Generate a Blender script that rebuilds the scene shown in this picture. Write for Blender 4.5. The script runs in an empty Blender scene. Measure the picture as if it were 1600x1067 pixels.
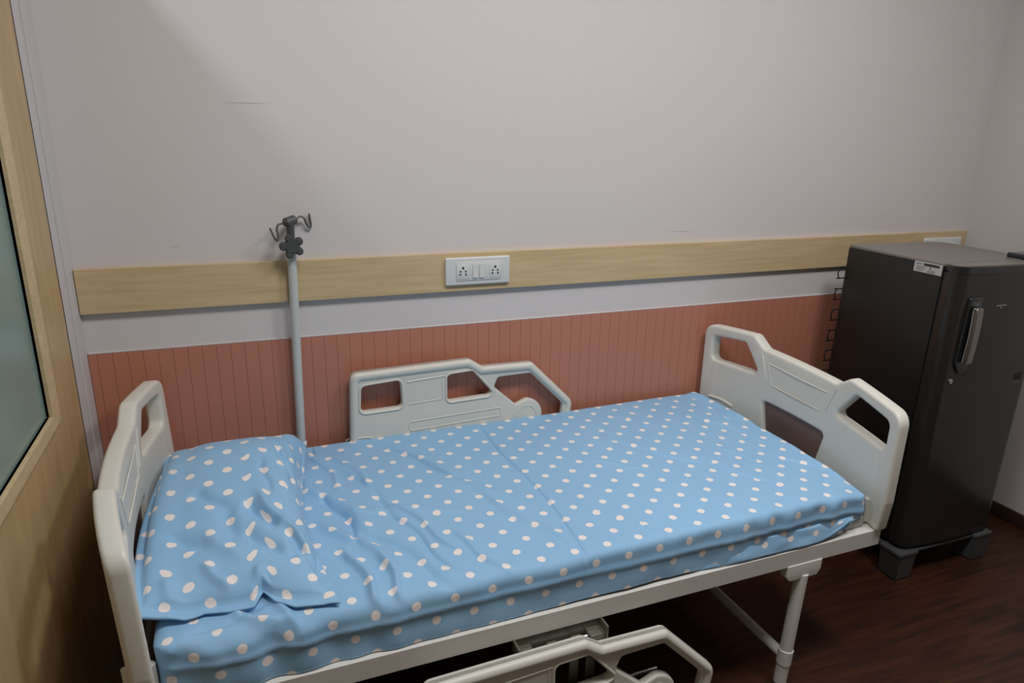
import bpy, bmesh, math, random
from mathutils import Vector, Matrix, noise
random.seed(7)
scene = bpy.context.scene
col = scene.collection

# ------------------------------------------------------------------ camera, world, lights, exposure
def make_camera():
    a, b, c = math.radians(17.0797), math.radians(21.2977), math.radians(1.2366)
    f = Vector((math.sin(b)*math.cos(a), math.cos(b)*math.cos(a), -math.sin(a)))
    r = Vector((math.cos(b), -math.sin(b), 0)); u = r.cross(f)
    r2 = r*math.cos(c) + u*math.sin(c); u2 = -r*math.sin(c) + u*math.cos(c)
    cam = bpy.data.cameras.new('camera'); o = bpy.data.objects.new('camera', cam); col.objects.link(o)
    M = Matrix((r2, u2, -f)).transposed().to_4x4(); M.translation = Vector((0.5614, -2.7466, 1.7161))
    o.matrix_world = M
    cam.sensor_width = 36; cam.lens = 1088.6*36/1600; cam.clip_start = 0.02
    scene.camera = o
make_camera()
w = bpy.data.worlds.new('world'); scene.world = w; w.use_nodes = True
w.node_tree.nodes['Background'].inputs[0].default_value = (0.8, 0.85, 1.0, 1)
w.node_tree.nodes['Background'].inputs[1].default_value = 0.015
def area(name, loc, sx, sy, power, color, rot=(0, 0, 0), spread=180):
    l = bpy.data.lights.new(name, 'AREA'); l.shape = 'RECTANGLE'; l.size = sx; l.size_y = sy
    l.energy = power; l.color = color; l.spread = math.radians(spread)
    o = bpy.data.objects.new(name, l); o.location = loc; o.rotation_euler = rot; col.objects.link(o)
    return o
area('ceiling_panel_light', (2.45, -1.90, 3.05), 0.45, 0.45, 25, (1.0, 0.962, 0.95))
area('ceiling_panel_light', (1.20, -1.85, 3.05), 0.6, 0.6, 27, (1.0, 0.968, 0.962))
area('corridor_light', (-0.47, -1.35, 3.03), 0.12, 0.12, 11, (0.93, 0.96, 1.0))
scene.view_settings.view_transform = 'Standard'
scene.view_settings.look = 'None'
scene.view_settings.gamma = 1.0
scene.view_settings.use_curve_mapping = False
scene.view_settings.exposure = 0.0

# ------------------------------------------------------------------ room numbers (metres)
XL, XR, YW, YB, ZC = 0.078, 3.795, -0.39, -5.2, 3.1
XC, ZP = -1.5, 2.39          # corridor wall beyond the partition, top edge of the partition
BED0 = (2.3823, -0.8959); BROT = 0.015

# ------------------------------------------------------------------ materials
def mat(name, color, rough=0.5, metal=0.0, noise_amt=0.0, noise_scale=8.0, bump=0.0, bump_scale=200.0, coat=0.0, spec=None, stretch=None):
    m = bpy.data.materials.new(name); m.use_nodes = True
    nt = m.node_tree; b = nt.nodes['Principled BSDF']
    b.inputs['Base Color'].default_value = (*color, 1); b.inputs['Roughness'].default_value = rough
    b.inputs['Metallic'].default_value = metal
    if coat: b.inputs['Coat Weight'].default_value = coat; b.inputs['Coat Roughness'].default_value = 0.08
    if spec is not None: b.inputs['Specular IOR Level'].default_value = spec
    tc = nt.nodes.new('ShaderNodeTexCoord'); mp = nt.nodes.new('ShaderNodeMapping')
    nt.links.new(tc.outputs['Object'], mp.inputs[0])
    if stretch: mp.inputs['Scale'].default_value = stretch
    n = nt.nodes.new('ShaderNodeTexNoise'); n.inputs['Scale'].default_value = noise_scale; n.inputs['Detail'].default_value = 5
    nt.links.new(mp.outputs[0], n.inputs['Vector'])
    mx = nt.nodes.new('ShaderNodeMix'); mx.data_type = 'RGBA'
    mx.inputs[6].default_value = (*[max(0, c*(1-noise_amt)) for c in color], 1)
    mx.inputs[7].default_value = (*[min(1, c*(1+noise_amt)) for c in color], 1)
    nt.links.new(n.outputs['Fac'], mx.inputs[0]); nt.links.new(mx.outputs[2], b.inputs['Base Color'])
    if bump:
        n2 = nt.nodes.new('ShaderNodeTexNoise'); n2.inputs['Scale'].default_value = bump_scale
        nt.links.new(mp.outputs[0], n2.inputs['Vector'])
        bp = nt.nodes.new('ShaderNodeBump'); bp.inputs['Strength'].default_value = bump; bp.inputs['Distance'].default_value = 0.002
        nt.links.new(n2.outputs['Fac'], bp.inputs['Height']); nt.links.new(bp.outputs[0], b.inputs['Normal'])
    return m

def wood_mat(name, c1, c2, scale=(1, 1, 1), rough=0.45, grain=6.0, ring=0.35):
    m = bpy.data.materials.new(name); m.use_nodes = True
    nt = m.node_tree; b = nt.nodes['Principled BSDF']; b.inputs['Roughness'].default_value = rough
    tc = nt.nodes.new('ShaderNodeTexCoord'); mp = nt.nodes.new('ShaderNodeMapping'); mp.inputs['Scale'].default_value = scale
    nt.links.new(tc.outputs['Object'], mp.inputs[0])
    n = nt.nodes.new('ShaderNodeTexNoise'); n.inputs['Scale'].default_value = grain; n.inputs['Detail'].default_value = 8; n.inputs['Roughness'].default_value = 0.6
    n.inputs['Distortion'].default_value = ring
    nt.links.new(mp.outputs[0], n.inputs['Vector'])
    cr = nt.nodes.new('ShaderNodeValToRGB'); cr.color_ramp.elements[0].color = (*c1, 1); cr.color_ramp.elements[1].color = (*c2, 1)
    cr.color_ramp.elements[0].position = 0.3; cr.color_ramp.elements[1].position = 0.7
    nt.links.new(n.outputs['Fac'], cr.inputs[0]); nt.links.new(cr.outputs[0], b.inputs['Base Color'])
    return m

def floor_mat():
    m = bpy.data.materials.new('dark_wood_floor'); m.use_nodes = True
    nt = m.node_tree; b = nt.nodes['Principled BSDF']; b.inputs['Roughness'].default_value = 0.42
    tc = nt.nodes.new('ShaderNodeTexCoord')
    br = nt.nodes.new('ShaderNodeTexBrick'); br.offset = 0.37; br.inputs['Scale'].default_value = 1.0
    br.inputs['Brick Width'].default_value = 1.2; br.inputs['Row Height'].default_value = 0.19
    br.inputs['Mortar Size'].default_value = 0.0012; br.inputs['Color1'].default_value = (0.052, 0.0165, 0.0070, 1)
    br.inputs['Color2'].default_value = (0.036, 0.0115, 0.005, 1); br.inputs['Mortar'].default_value = (0.012, 0.005, 0.003, 1)
    nt.links.new(tc.outputs['Object'], br.inputs['Vector'])
    mp = nt.nodes.new('ShaderNodeMapping'); mp.inputs['Scale'].default_value = (1.2, 12, 1); nt.links.new(tc.outputs['Object'], mp.inputs[0])
    n = nt.nodes.new('ShaderNodeTexNoise'); n.inputs['Scale'].default_value = 3; n.inputs['Detail'].default_value = 8; n.inputs['Distortion'].default_value = 0.6
    nt.links.new(mp.outputs[0], n.inputs['Vector'])
    mr = nt.nodes.new('ShaderNodeMapRange'); mr.inputs[1].default_value = 0.3; mr.inputs[2].default_value = 0.7; mr.inputs[3].default_value = 0.5; mr.inputs[4].default_value = 1.45
    nt.links.new(n.outputs['Fac'], mr.inputs[0])
    mx = nt.nodes.new('ShaderNodeMix'); mx.data_type = 'RGBA'; mx.blend_type = 'MULTIPLY'; mx.inputs[0].default_value = 1
    nt.links.new(br.outputs['Color'], mx.inputs[6]); nt.links.new(mr.outputs[0], mx.inputs[7]); nt.links.new(mx.outputs[2], b.inputs['Base Color'])
    return m

def dot_mat(name, su=0.0975, sv=0.101, ou=0.981, ov=0.406, rad=0.0112):
    m = bpy.data.materials.new(name); m.use_nodes = True
    nt = m.node_tree; L = nt.links; b = nt.nodes['Principled BSDF']; b.inputs['Roughness'].default_value = 0.62
    b.inputs['Sheen Weight'].default_value = 0.12; b.inputs['Sheen Roughness'].default_value = 0.5; b.inputs['Specular IOR Level'].default_value = 0.3
    uv = nt.nodes.new('ShaderNodeUVMap'); uv.uv_map = 'cloth'
    def vm(op, a, v):
        n = nt.nodes.new('ShaderNodeVectorMath'); n.operation = op; L.new(a, n.inputs[0])
        if v is not None: n.inputs[1].default_value = v
        return n
    # small wobble so dots are not perfect
    nz = nt.nodes.new('ShaderNodeTexNoise'); nz.inputs['Scale'].default_value = 60; L.new(uv.outputs[0], nz.inputs['Vector'])
    wob = vm('SUBTRACT', nz.outputs['Color'], (0.5, 0.5, 0.5)); wob2 = vm('MULTIPLY', wob.outputs[0], (0.004, 0.004, 0))
    add = nt.nodes.new('ShaderNodeVectorMath'); add.operation = 'ADD'; L.new(uv.outputs[0], add.inputs[0]); L.new(wob2.outputs[0], add.inputs[1])
    def dist(off):
        s = vm('MULTIPLY', add.outputs[0], (1/su, 1/sv, 0))
        a = vm('ADD', s.outputs[0], (ou/su+0.5+off, ov/sv+0.5+off, 0)); f = vm('FRACTION', a.outputs[0], None)
        c = vm('SUBTRACT', f.outputs[0], (0.5, 0.5, 0)); d = vm('MULTIPLY', c.outputs[0], (su, sv, 0)); return vm('LENGTH', d.outputs[0], None)
    d1, d2 = dist(0.0), dist(0.5)
    mn = nt.nodes.new('ShaderNodeMath'); mn.operation = 'MINIMUM'; L.new(d1.outputs['Value'], mn.inputs[0]); L.new(d2.outputs['Value'], mn.inputs[1])
    mr = nt.nodes.new('ShaderNodeMapRange'); mr.inputs[1].default_value = rad-0.0008; mr.inputs[2].default_value = rad+0.0008; mr.inputs[3].default_value = 1; mr.inputs[4].default_value = 0
    L.new(mn.outputs[0], mr.inputs[0])
    n3 = nt.nodes.new('ShaderNodeTexNoise'); n3.inputs['Scale'].default_value = 5; L.new(uv.outputs[0], n3.inputs['Vector'])
    base = nt.nodes.new('ShaderNodeMix'); base.data_type = 'RGBA'; L.new(n3.outputs['Fac'], base.inputs[0])
    base.inputs[6].default_value = (0.265, 0.495, 0.745, 1); base.inputs[7].default_value = (0.295, 0.53, 0.77, 1)
    mx = nt.nodes.new('ShaderNodeMix'); mx.data_type = 'RGBA'; L.new(mr.outputs[0], mx.inputs[0]); L.new(base.outputs[2], mx.inputs[6])
    mx.inputs[7].default_value = (0.86, 0.80, 0.77, 1); L.new(mx.outputs[2], b.inputs['Base Color'])
    # woven micro bump
    wv = nt.nodes.new('ShaderNodeTexNoise'); wv.inputs['Scale'].default_value = 900; L.new(uv.outputs[0], wv.inputs['Vector'])
    bp = nt.nodes.new('ShaderNodeBump'); bp.inputs['Strength'].default_value = 0.15; bp.inputs['Distance'].default_value = 0.001
    L.new(wv.outputs['Fac'], bp.inputs['Height']); L.new(bp.outputs[0], b.inputs['Normal'])
    return m

M = dict(
    wall=mat('wall_paint', (0.66, 0.625, 0.62), 0.75, noise_amt=0.02, noise_scale=2, bump=0.1, bump_scale=90),
    scuff=mat('scuff_mark', (0.46, 0.42, 0.41), 0.8),
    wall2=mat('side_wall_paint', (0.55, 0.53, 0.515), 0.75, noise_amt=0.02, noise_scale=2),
    jamb=mat('jamb_paint', (0.60, 0.575, 0.575), 0.6, noise_amt=0.02),
    ceil=mat('ceiling_paint', (0.8, 0.79, 0.77), 0.9),
    wainscot=mat('terracotta_panel', (0.50, 0.205, 0.135), 0.45, noise_amt=0.06, noise_scale=3),
    lightwood=wood_mat('light_maple_wood', (0.54, 0.40, 0.22), (0.66, 0.51, 0.30), (1.5, 12, 22), 0.4, 3),
    partwood=wood_mat('partition_maple_wood', (0.42, 0.285, 0.135), (0.56, 0.40, 0.205), (20, 9, 1.1), 0.42, 2.2, 0.8),
    floor=floor_mat(),
    baseb=mat('dark_skirting', (0.045, 0.022, 0.015), 0.5, noise_amt=0.2),
    glass=mat('frosted_green_glass', (0.20, 0.295, 0.27), 0.25, noise_amt=0.04, noise_scale=1.5),
    darkgap=mat('painted_gap_shade', (0.05, 0.04, 0.04), 0.7),  # near-black colour stands in for the shade inside the partition gap
    plastic=mat('cream_plastic', (0.69, 0.68, 0.61), 0.38, noise_amt=0.02, noise_scale=4, bump=0.08, bump_scale=400),
    metal=mat('white_powder_coat', (0.71, 0.70, 0.66), 0.35, noise_amt=0.03, noise_scale=5),
    platform=mat('grey_white_platform', (0.42, 0.42, 0.41), 0.5, noise_amt=0.04),
    pole=mat('pale_pole_steel', (0.55, 0.58, 0.57), 0.3, noise_amt=0.02),
    chrome=mat('chrome', (0.65, 0.65, 0.65), 0.28, 1.0),
    hook=mat('hook_wire', (0.32, 0.31, 0.30), 0.25, 0.9),
    darkplastic=mat('dark_grey_plastic', (0.07, 0.075, 0.077), 0.45),
    switch=mat('switch_white', (0.66, 0.68, 0.67), 0.3),
    black=mat('black_holes', (0.01, 0.01, 0.01), 0.6),
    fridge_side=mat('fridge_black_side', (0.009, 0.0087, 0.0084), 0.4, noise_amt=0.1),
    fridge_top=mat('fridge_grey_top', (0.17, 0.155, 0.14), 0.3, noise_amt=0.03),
    fridge_door=mat('fridge_brown_door', (0.025, 0.0215, 0.0195), 0.28, 0.2, noise_amt=0.04, coat=0.25),
    fridge_trim=mat('fridge_black_trim', (0.011, 0.013, 0.015), 0.15, coat=0.5),
    stand=mat('stand_grey_plastic', (0.062, 0.066, 0.068), 0.5, noise_amt=0.1),
    paper=mat('sticker_paper', (0.45, 0.45, 0.45), 0.5),
    ink=mat('sticker_ink', (0.03, 0.03, 0.035), 0.6),
    greyink=mat('sticker_grey_ink', (0.22, 0.22, 0.23), 0.6),
    sheet=dot_mat('blue_dotted_cotton'),
    pillow=dot_mat('blue_dotted_pillowcase', ou=0.03, ov=0.02, rad=0.0124),
    inlay=mat('brown_laminate', (0.155, 0.092, 0.074), 0.45, noise_amt=0.05),
    mech=mat('mechanism_steel', (0.15, 0.15, 0.115), 0.4, 0.3, noise_amt=0.08),
)

# ------------------------------------------------------------------ mesh helpers
class MB:
    def __init__(s): s.v = []; s.f = []; s.m = []
    def add(s, vs, fs, T=None, mi=0):
        o = len(s.v)
        s.v += [tuple(T @ Vector(v)) if T else tuple(v) for v in vs]
        s.f += [tuple(i+o for i in f) for f in fs]; s.m += [mi]*len(fs)
        return s
    def box(s, x0, x1, y0, y1, z0, z1, bev=0.0, T=None, mi=0, seg=2):
        bm = bmesh.new(); bmesh.ops.create_cube(bm, size=1)
        for v in bm.verts:
            v.co = Vector(((x0+x1)/2+v.co.x*(x1-x0), (y0+y1)/2+v.co.y*(y1-y0), (z0+z1)/2+v.co.z*(z1-z0)))
        if bev: bmesh.ops.bevel(bm, geom=list(bm.edges), offset=bev, segments=seg, affect='EDGES', profile=0.5)
        s.bm(bm, T, mi); return s
    def bm(s, bm, T=None, mi=0):
        bm.verts.index_update()
        s.add([v.co[:] for v in bm.verts], [[v.index for v in f.verts] for f in bm.faces], T, mi); bm.free(); return s
    def cyl(s, p0, p1, r0, r1=None, seg=24, T=None, mi=0, bev=0.0):
        p0, p1 = Vector(p0), Vector(p1); r1 = r0 if r1 is None else r1
        bm = bmesh.new(); h = (p1-p0).length
        bmesh.ops.create_cone(bm, cap_ends=True, segments=seg, radius1=r0, radius2=r1, depth=h)
        if bev:
            bmesh.ops.bevel(bm, geom=[e for e in bm.edges if abs(e.verts[0].co.z-e.verts[1].co.z) < 1e-6], offset=bev, segments=3, affect='EDGES')
        R = (p1-p0).normalized().to_track_quat('Z', 'Y').to_matrix().to_4x4(); R.translation = (p0+p1)/2
        bmesh.ops.transform(bm, matrix=R, verts=bm.verts)
        s.bm(bm, T, mi); return s
    def tube(s, pts, r, seg=10, T=None, mi=0, sub=6, closed=False):
        P = [Vector(p) for p in pts]
        if sub > 1 and len(P) > 2:
            Q = []; n = len(P)
            rng = n if closed else n-1
            for i in range(rng):
                if closed: a, b, c, d = P[i-1], P[i], P[(i+1) % n], P[(i+2) % n]
                else: a, b, c, d = P[max(i-1, 0)], P[i], P[i+1], P[min(i+2, n-1)]
                for k in range(sub):
                    t = k/sub
                    Q.append(0.5*((2*b)+(c-a)*t+(2*a-5*b+4*c-d)*t*t+(3*b-a-3*c+d)*t**3))
            if not closed: Q.append(P[-1])
            P = Q
        n = len(P); vs = []; fs = []
        ref = Vector((0, 0, 1)); prev = None
        for i in range(n):
            a = P[(i-1) % n] if closed else P[max(i-1, 0)]; b = P[(i+1) % n] if closed else P[min(i+1, n-1)]
            t = (b-a).normalized()
            if prev is None:
                u = t.orthogonal().normalized()
            else:
                u = (prev - t*prev.dot(t)); u = u.normalized() if u.length > 1e-6 else t.orthogonal().normalized()
            prev = u; w_ = t.cross(u)
            for k in range(seg):
                an = 2*math.pi*k/seg; vs.append(P[i]+(u*math.cos(an)+w_*math.sin(an))*r)
        rng = n if closed else n-1
        for i in range(rng):
            for k in range(seg):
                j = (i+1) % n; fs.append((i*seg+k, i*seg+(k+1) % seg, j*seg+(k+1) % seg, j*seg+k))
        if not closed: fs.append(tuple(range(seg))[::-1]); fs.append(tuple((n-1)*seg+k for k in range(seg)))
        s.add(vs, fs, T, mi); return s
    def build(s, name, mats, parent=None, angle=35, smooth=True):
        me = bpy.data.meshes.new(name); me.from_pydata(s.v, [], s.f); me.update()
        if not isinstance(mats, (list, tuple)): mats = [mats]
        for m in mats: me.materials.append(m)
        for p, mi in zip(me.polygons, s.m): p.material_index = mi
        bm = bmesh.new(); bm.from_mesh(me); bmesh.ops.recalc_face_normals(bm, faces=bm.faces); bm.to_mesh(me); bm.free()
        if smooth:
            for p in me.polygons: p.use_smooth = True
            me.set_sharp_from_angle(angle=math.radians(angle))
        o = bpy.data.objects.new(name, me); col.objects.link(o)
        if parent: o.parent = parent
        return o

def fillet(pts, r, n=6):
    out = []; N = len(pts)
    for i in range(N):
        p = pts[i]; rr = p[2] if len(p) > 2 else r
        P = Vector(p[:2]); A = Vector(pts[i-1][:2]); B = Vector(pts[(i+1) % N][:2])
        a = (A-P); b = (B-P); la, lb = a.length, b.length; a.normalize(); b.normalize()
        ang = math.acos(max(-1, min(1, a.dot(b))))
        if rr <= 0 or ang > 3.10: out.append(tuple(P)); continue
        d = min(rr/math.tan(ang/2), la*0.48, lb*0.48); r2 = d*math.tan(ang/2)
        c = P+(a+b).normalized()*(r2/math.sin(ang/2))
        s0 = P+a*d-c; s1 = P+b*d-c
        a0 = math.atan2(s0.y, s0.x); a1 = math.atan2(s1.y, s1.x); da = a1-a0
        while da > math.pi: da -= 2*math.pi
        while da < -math.pi: da += 2*math.pi
        for k in range(n+1):
            t = a0+da*k/n; out.append((c.x+r2*math.cos(t), c.y+r2*math.sin(t)))
    return out

def offset_poly(pts, d):
    """pts inset by d (towards the inside)."""
    area_ = sum(pts[i-1][0]*pts[i][1]-pts[i][0]*pts[i-1][1] for i in range(len(pts)))
    sg = 1 if area_ > 0 else -1
    out = []; N = len(pts)
    for i in range(N):
        P = Vector(pts[i]); A = Vector(pts[i-1]); B = Vector(pts[(i+1) % N])
        e1 = (P-A).normalized(); e2 = (B-P).normalized()
        n1 = Vector((-e1.y, e1.x))*sg; n2 = Vector((-e2.y, e2.x))*sg
        m = (n1+n2); m = m.normalized() if m.length > 1e-6 else n1
        out.append(tuple(P+m*(d/max(0.35, m.dot(n1)))))
    return out

def plate(outline, holes, thick, bev, cuts=None):
    """filled 2D shape with holes, thickness along local Z, returned as bmesh"""
    cu = bpy.data.curves.new('tmp', 'CURVE'); cu.dimensions = '2D'; cu.fill_mode = 'BOTH'
    for loop in [outline]+holes:
        sp = cu.splines.new('POLY'); sp.points.add(len(loop)-1)
        for p, q in zip(sp.points, loop): p.co = (q[0], q[1], 0, 1)
        sp.use_cyclic_u = True
    cu.extrude = max(thick/2-bev, 0.0001); cu.bevel_depth = bev; cu.bevel_resolution = 3; cu.offset = -bev
    o = bpy.data.objects.new('tmp', cu); col.objects.link(o)
    dg = bpy.context.evaluated_depsgraph_get(); me = o.evaluated_get(dg).to_mesh()
    bm = bmesh.new(); bm.from_mesh(me); o.evaluated_get(dg).to_mesh_clear()
    bpy.data.objects.remove(o); bpy.data.curves.remove(cu)
    bmesh.ops.remove_doubles(bm, verts=bm.verts, dist=1e-5)
    if cuts:
        for c in cuts:
            bmesh.ops.bisect_plane(bm, geom=list(bm.verts)+list(bm.edges)+list(bm.faces), plane_co=(c, 0, 0), plane_no=(1, 0, 0), dist=1e-6)
    return bm

def thing(name, label, cat, loc=(0, 0, 0), rz=0, group=None):
    o = bpy.data.objects.new(name, None); col.objects.link(o); o.empty_display_size = 0.1
    o.location = loc; o.rotation_euler = (0, 0, rz); o['label'] = label; o['category'] = cat
    if group: o['group'] = group
    return o
def tag(o, label, cat, group=None):
    o['label'] = label; o['category'] = cat
    if group: o['group'] = group
    return o
def struct(o):
    o['kind'] = 'structure'; return o

# ------------------------------------------------------------------ room shell
T_ = 0.12
struct(MB().box(XC-T_, XR+T_, YB-T_, YW+T_, -0.1, 0).build('floor', M['floor'], smooth=False))
struct(MB().box(XC-T_, XR+T_, YB-T_, YW+T_, ZC, ZC+0.1).build('ceiling', M['ceil'], smooth=False))
wb = MB().box(XC-T_, XR+T_, YW, YW+T_, 0, ZC)
for (xa, za, xb_, zb_, hh_) in [(0.534, 1.769, 0.678, 1.770, 0.0012), (2.121, 1.335, 2.259, 1.333, 0.0012), (0.342, 1.342, 0.384, 1.346, 0.001)]:   # old scuff marks
    wb.add([(xa, YW-0.0003, za), ((xa+xb_)/2, YW-0.0003, (za+zb_)/2-hh_), (xb_, YW-0.0003, zb_), ((xa+xb_)/2, YW-0.0003, (za+zb_)/2+hh_)], [(0, 1, 2, 3)], mi=1)
struct(wb.build('wall_back', [M['wall'], M['scuff']], smooth=False))
struct(MB().box(XC-T_, XC, YB, YW, 0, ZC).build('wall_corridor', M['wall2'], smooth=False))
struct(MB().box(XR, XR+T_, YB, YW, 0, ZC).build('wall_right', M['wall2'], smooth=False))
struct(MB().box(XC-T_, XR+T_, YB-T_, YB, 0, ZC).build('wall_front', M['wall2'], smooth=False))
# left: white return beside the back wall, then a maple-faced partition with a frosted window
struct(MB().box(XL-T_, XL, -0.548, YW, 0, ZP).box(XL, XL+0.006, -0.475, YW-0.001, 0, ZP, 0.001).build('wall_left', M['jamb'], smooth=False))
GY0, GY1, GZ0, GZ1 = -2.6, -0.868, 1.012, 2.25
px0, px1 = XL-0.10, XL
p = MB()
p.box(px0, px1, GY1, -0.560, 0, ZP).box(px0, px1, YB, GY0, 0, ZP).box(px0, px1, GY0, GY1, 0, GZ0).box(px0, px1, GY0, GY1, GZ1, ZP)
struct(p.build('wall_partition', M['partwood'], smooth=False))
struct(MB().box(px0, px1-0.0004, -0.5625, -0.546, 0, ZP).build('trim_gap_shade', M['darkgap'], smooth=False))  # open gap drawn as a flush strip, its shade painted dark
wf = MB(); bo, ba = px1-0.02, px1+0.009
for (a, b, c_, d) in [(GY1, GY1+0.066, GZ0-0.035, GZ1+0.035), (GY0-0.066, GY0, GZ0-0.035, GZ1+0.035), (GY0, GY1, GZ0-0.035, GZ0), (GY0, GY1, GZ1, GZ1+0.035)]:
    wf.box(bo, ba, a, b, c_, d, 0.001, seg=1)
wf = struct(wf.build('window_1', M['lightwood'], smooth=False))
MB().box(px1-0.012, px1-0.006, GY0, GY1, GZ0, GZ1).build('frosted_pane', M['glass'], wf, smooth=False)
# skirting
struct(MB().box(XR-0.012, XR, YB, YW, 0, 0.065, 0.002).build('baseboard_right', M['baseb']))
# terracotta tongue-and-groove dado on the back wall
g = MB(); x = XL+0.007; first = 0.109; pitch = 0.0425; zt = 1.023
edges_ = [XL+0.007]; k = 0
while first+k*pitch < XR-0.002: edges_.append(first+k*pitch); k += 1
edges_.append(XR-0.001)
g.box(XL+0.007, XR-0.001, YW-0.004, YW-0.0005, 0, zt-0.001)
for a, b in zip(edges_[:-1], edges_[1:]):
    if b-a > 0.006: g.box(a+0.0005, b-0.0005, YW-0.0065, YW-0.0035, 0.0, zt)
struct(g.build('trim_2', M['wainscot'], smooth=False))
struct(MB().box(XL+0.007, XR-0.001, YW-0.0065, YW-0.0005, zt, zt+0.006, 0.002).build('trim_3', M['wall']))

# maple service rail on the wall
tag(MB().box(XL+0.008, XR-0.002, YW-0.020, YW-0.0002, 1.153, 1.289, 0.001, seg=1).build('wall_rail', M['lightwood']),
    'long pale maple board fixed along the wall above the terracotta panelling', 'wall rail')

# ------------------------------------------------------------------ switchboards
def switchboard(loc, label, full=True):
    t = thing('socket_switch_plate', label, 'power outlet', loc, 0)
    t.rotation_euler = (math.pi/2, 0, 0)     # local x right, y up, z towards the room
    W, H = 0.240, 0.099
    bm = plate(fillet([(-W/2, -H/2), (W/2, -H/2), (W/2, H/2), (-W/2, H/2)], 0.006), [], 0.012, 0.004)
    for v in bm.verts:
        v.co.z += 0.006
        if v.co.z > 0.006: v.co.z += 0.004*(1-(v.co.y/(H/2))**2)
    m = MB().bm(bm); m.box(-0.083, 0.083, -0.033, 0.033, 0.010, 0.0155, 0.001)
    m.build('cover_plate', M['switch'], t)
    for sx in (-0.058, 0.062):
        s = MB().box(sx-0.023, sx+0.023, -0.027, 0.026, 0.0145, 0.0172, 0.0015).build('socket', M['switch'], t)
        h = MB()
        for (dx, dy, r) in [(0, 0.013, 0.0042), (-0.0095, 0.001, 0.0032), (0.0095, 0.001, 0.0032), (-0.0105, -0.010, 0.0033), (0.0105, -0.010, 0.0033)]:
            h.cyl((sx+dx, dy, 0.0165), (sx+dx, dy, 0.0178), r, seg=16)
        h.build('pin_holes', M['black'], s)
    for sx in (-0.0125, 0.0125):
        bm = bmesh.new(); bmesh.ops.create_cube(bm, size=1)
        for v in bm.verts:
            top = v.co.z > 0
            v.co = Vector((sx+v.co.x*0.019, v.co.y*0.050+0.001, 0.0145 + (0.0 if not top else (0.006 if v.co.y < 0 else 0.0030))))
        bmesh.ops.bevel(bm, geom=list(bm.edges), offset=0.001, segments=2, affect='EDGES')
        MB().bm(bm).build('rocker_switch', M['switch'], t)
    return t
switchboard((1.333, YW-0.0202, 1.2255), 'white double socket and switch plate on the maple board above the bed')
switchboard((3.632, YW-0.0202, 1.2135), 'white switch plate on the maple board, mostly hidden behind the fridge')

# ------------------------------------------------------------------ bed
bed = thing('hospital_bed', 'cream and white hospital bed with moulded end boards and side rails', 'bed', (BED0[0], BED0[1], 0), BROT)
HW = 0.455; ZF = 0.5125; HF = 0.057; XH = -2.165
f = MB()
f.box(XH, 0, -HW, -HW+0.045, ZF-HF, ZF, 0.0015).box(XH, 0, HW-0.045, HW, ZF-HF, ZF, 0.002)
f.box(XH, XH+0.045, -HW+0.045, HW-0.045, ZF-HF, ZF, 0.002).box(-0.045, 0, -HW+0.045, HW-0.045, ZF-HF, ZF, 0.002)
for xx in (-1.65, -1.1, -0.55): f.box(xx-0.02, xx+0.02, -HW+0.045, HW-0.045, ZF-HF+0.005, ZF-0.01, 0.002)
frame = f.build('frame', M['metal'], bed, smooth=False)
for xx in (-1.688, -0.4105):
    q_ = MB().cyl((xx, -HW+0.020, ZF-0.002), (xx, -HW+0.020, ZF+0.0016), 0.0072, seg=20).build('frame_bolt', M['chrome'], bed)
    MB().cyl((xx, -HW+0.020, ZF), (xx, -HW+0.020, ZF+0.0024), 0.0048, seg=6).build('bolt_socket', M['black'], q_)
# mattress platform: perforated steel panels
pl = MB()
for (a, c) in [(-2.06, -1.40), (-1.38, -1.13), (-1.11, -0.72), (-0.70, -0.045)]:
    pl.box(a, c, -HW+0.075, HW-0.075, ZF-0.008, ZF+0.012, 0.003)
pl.box(-0.20, -0.047, -HW+0.030, HW-0.030, ZF+0.001, ZF+0.036, 0.004)
pl.build('mattress_platform', M['platform'], bed)

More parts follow.
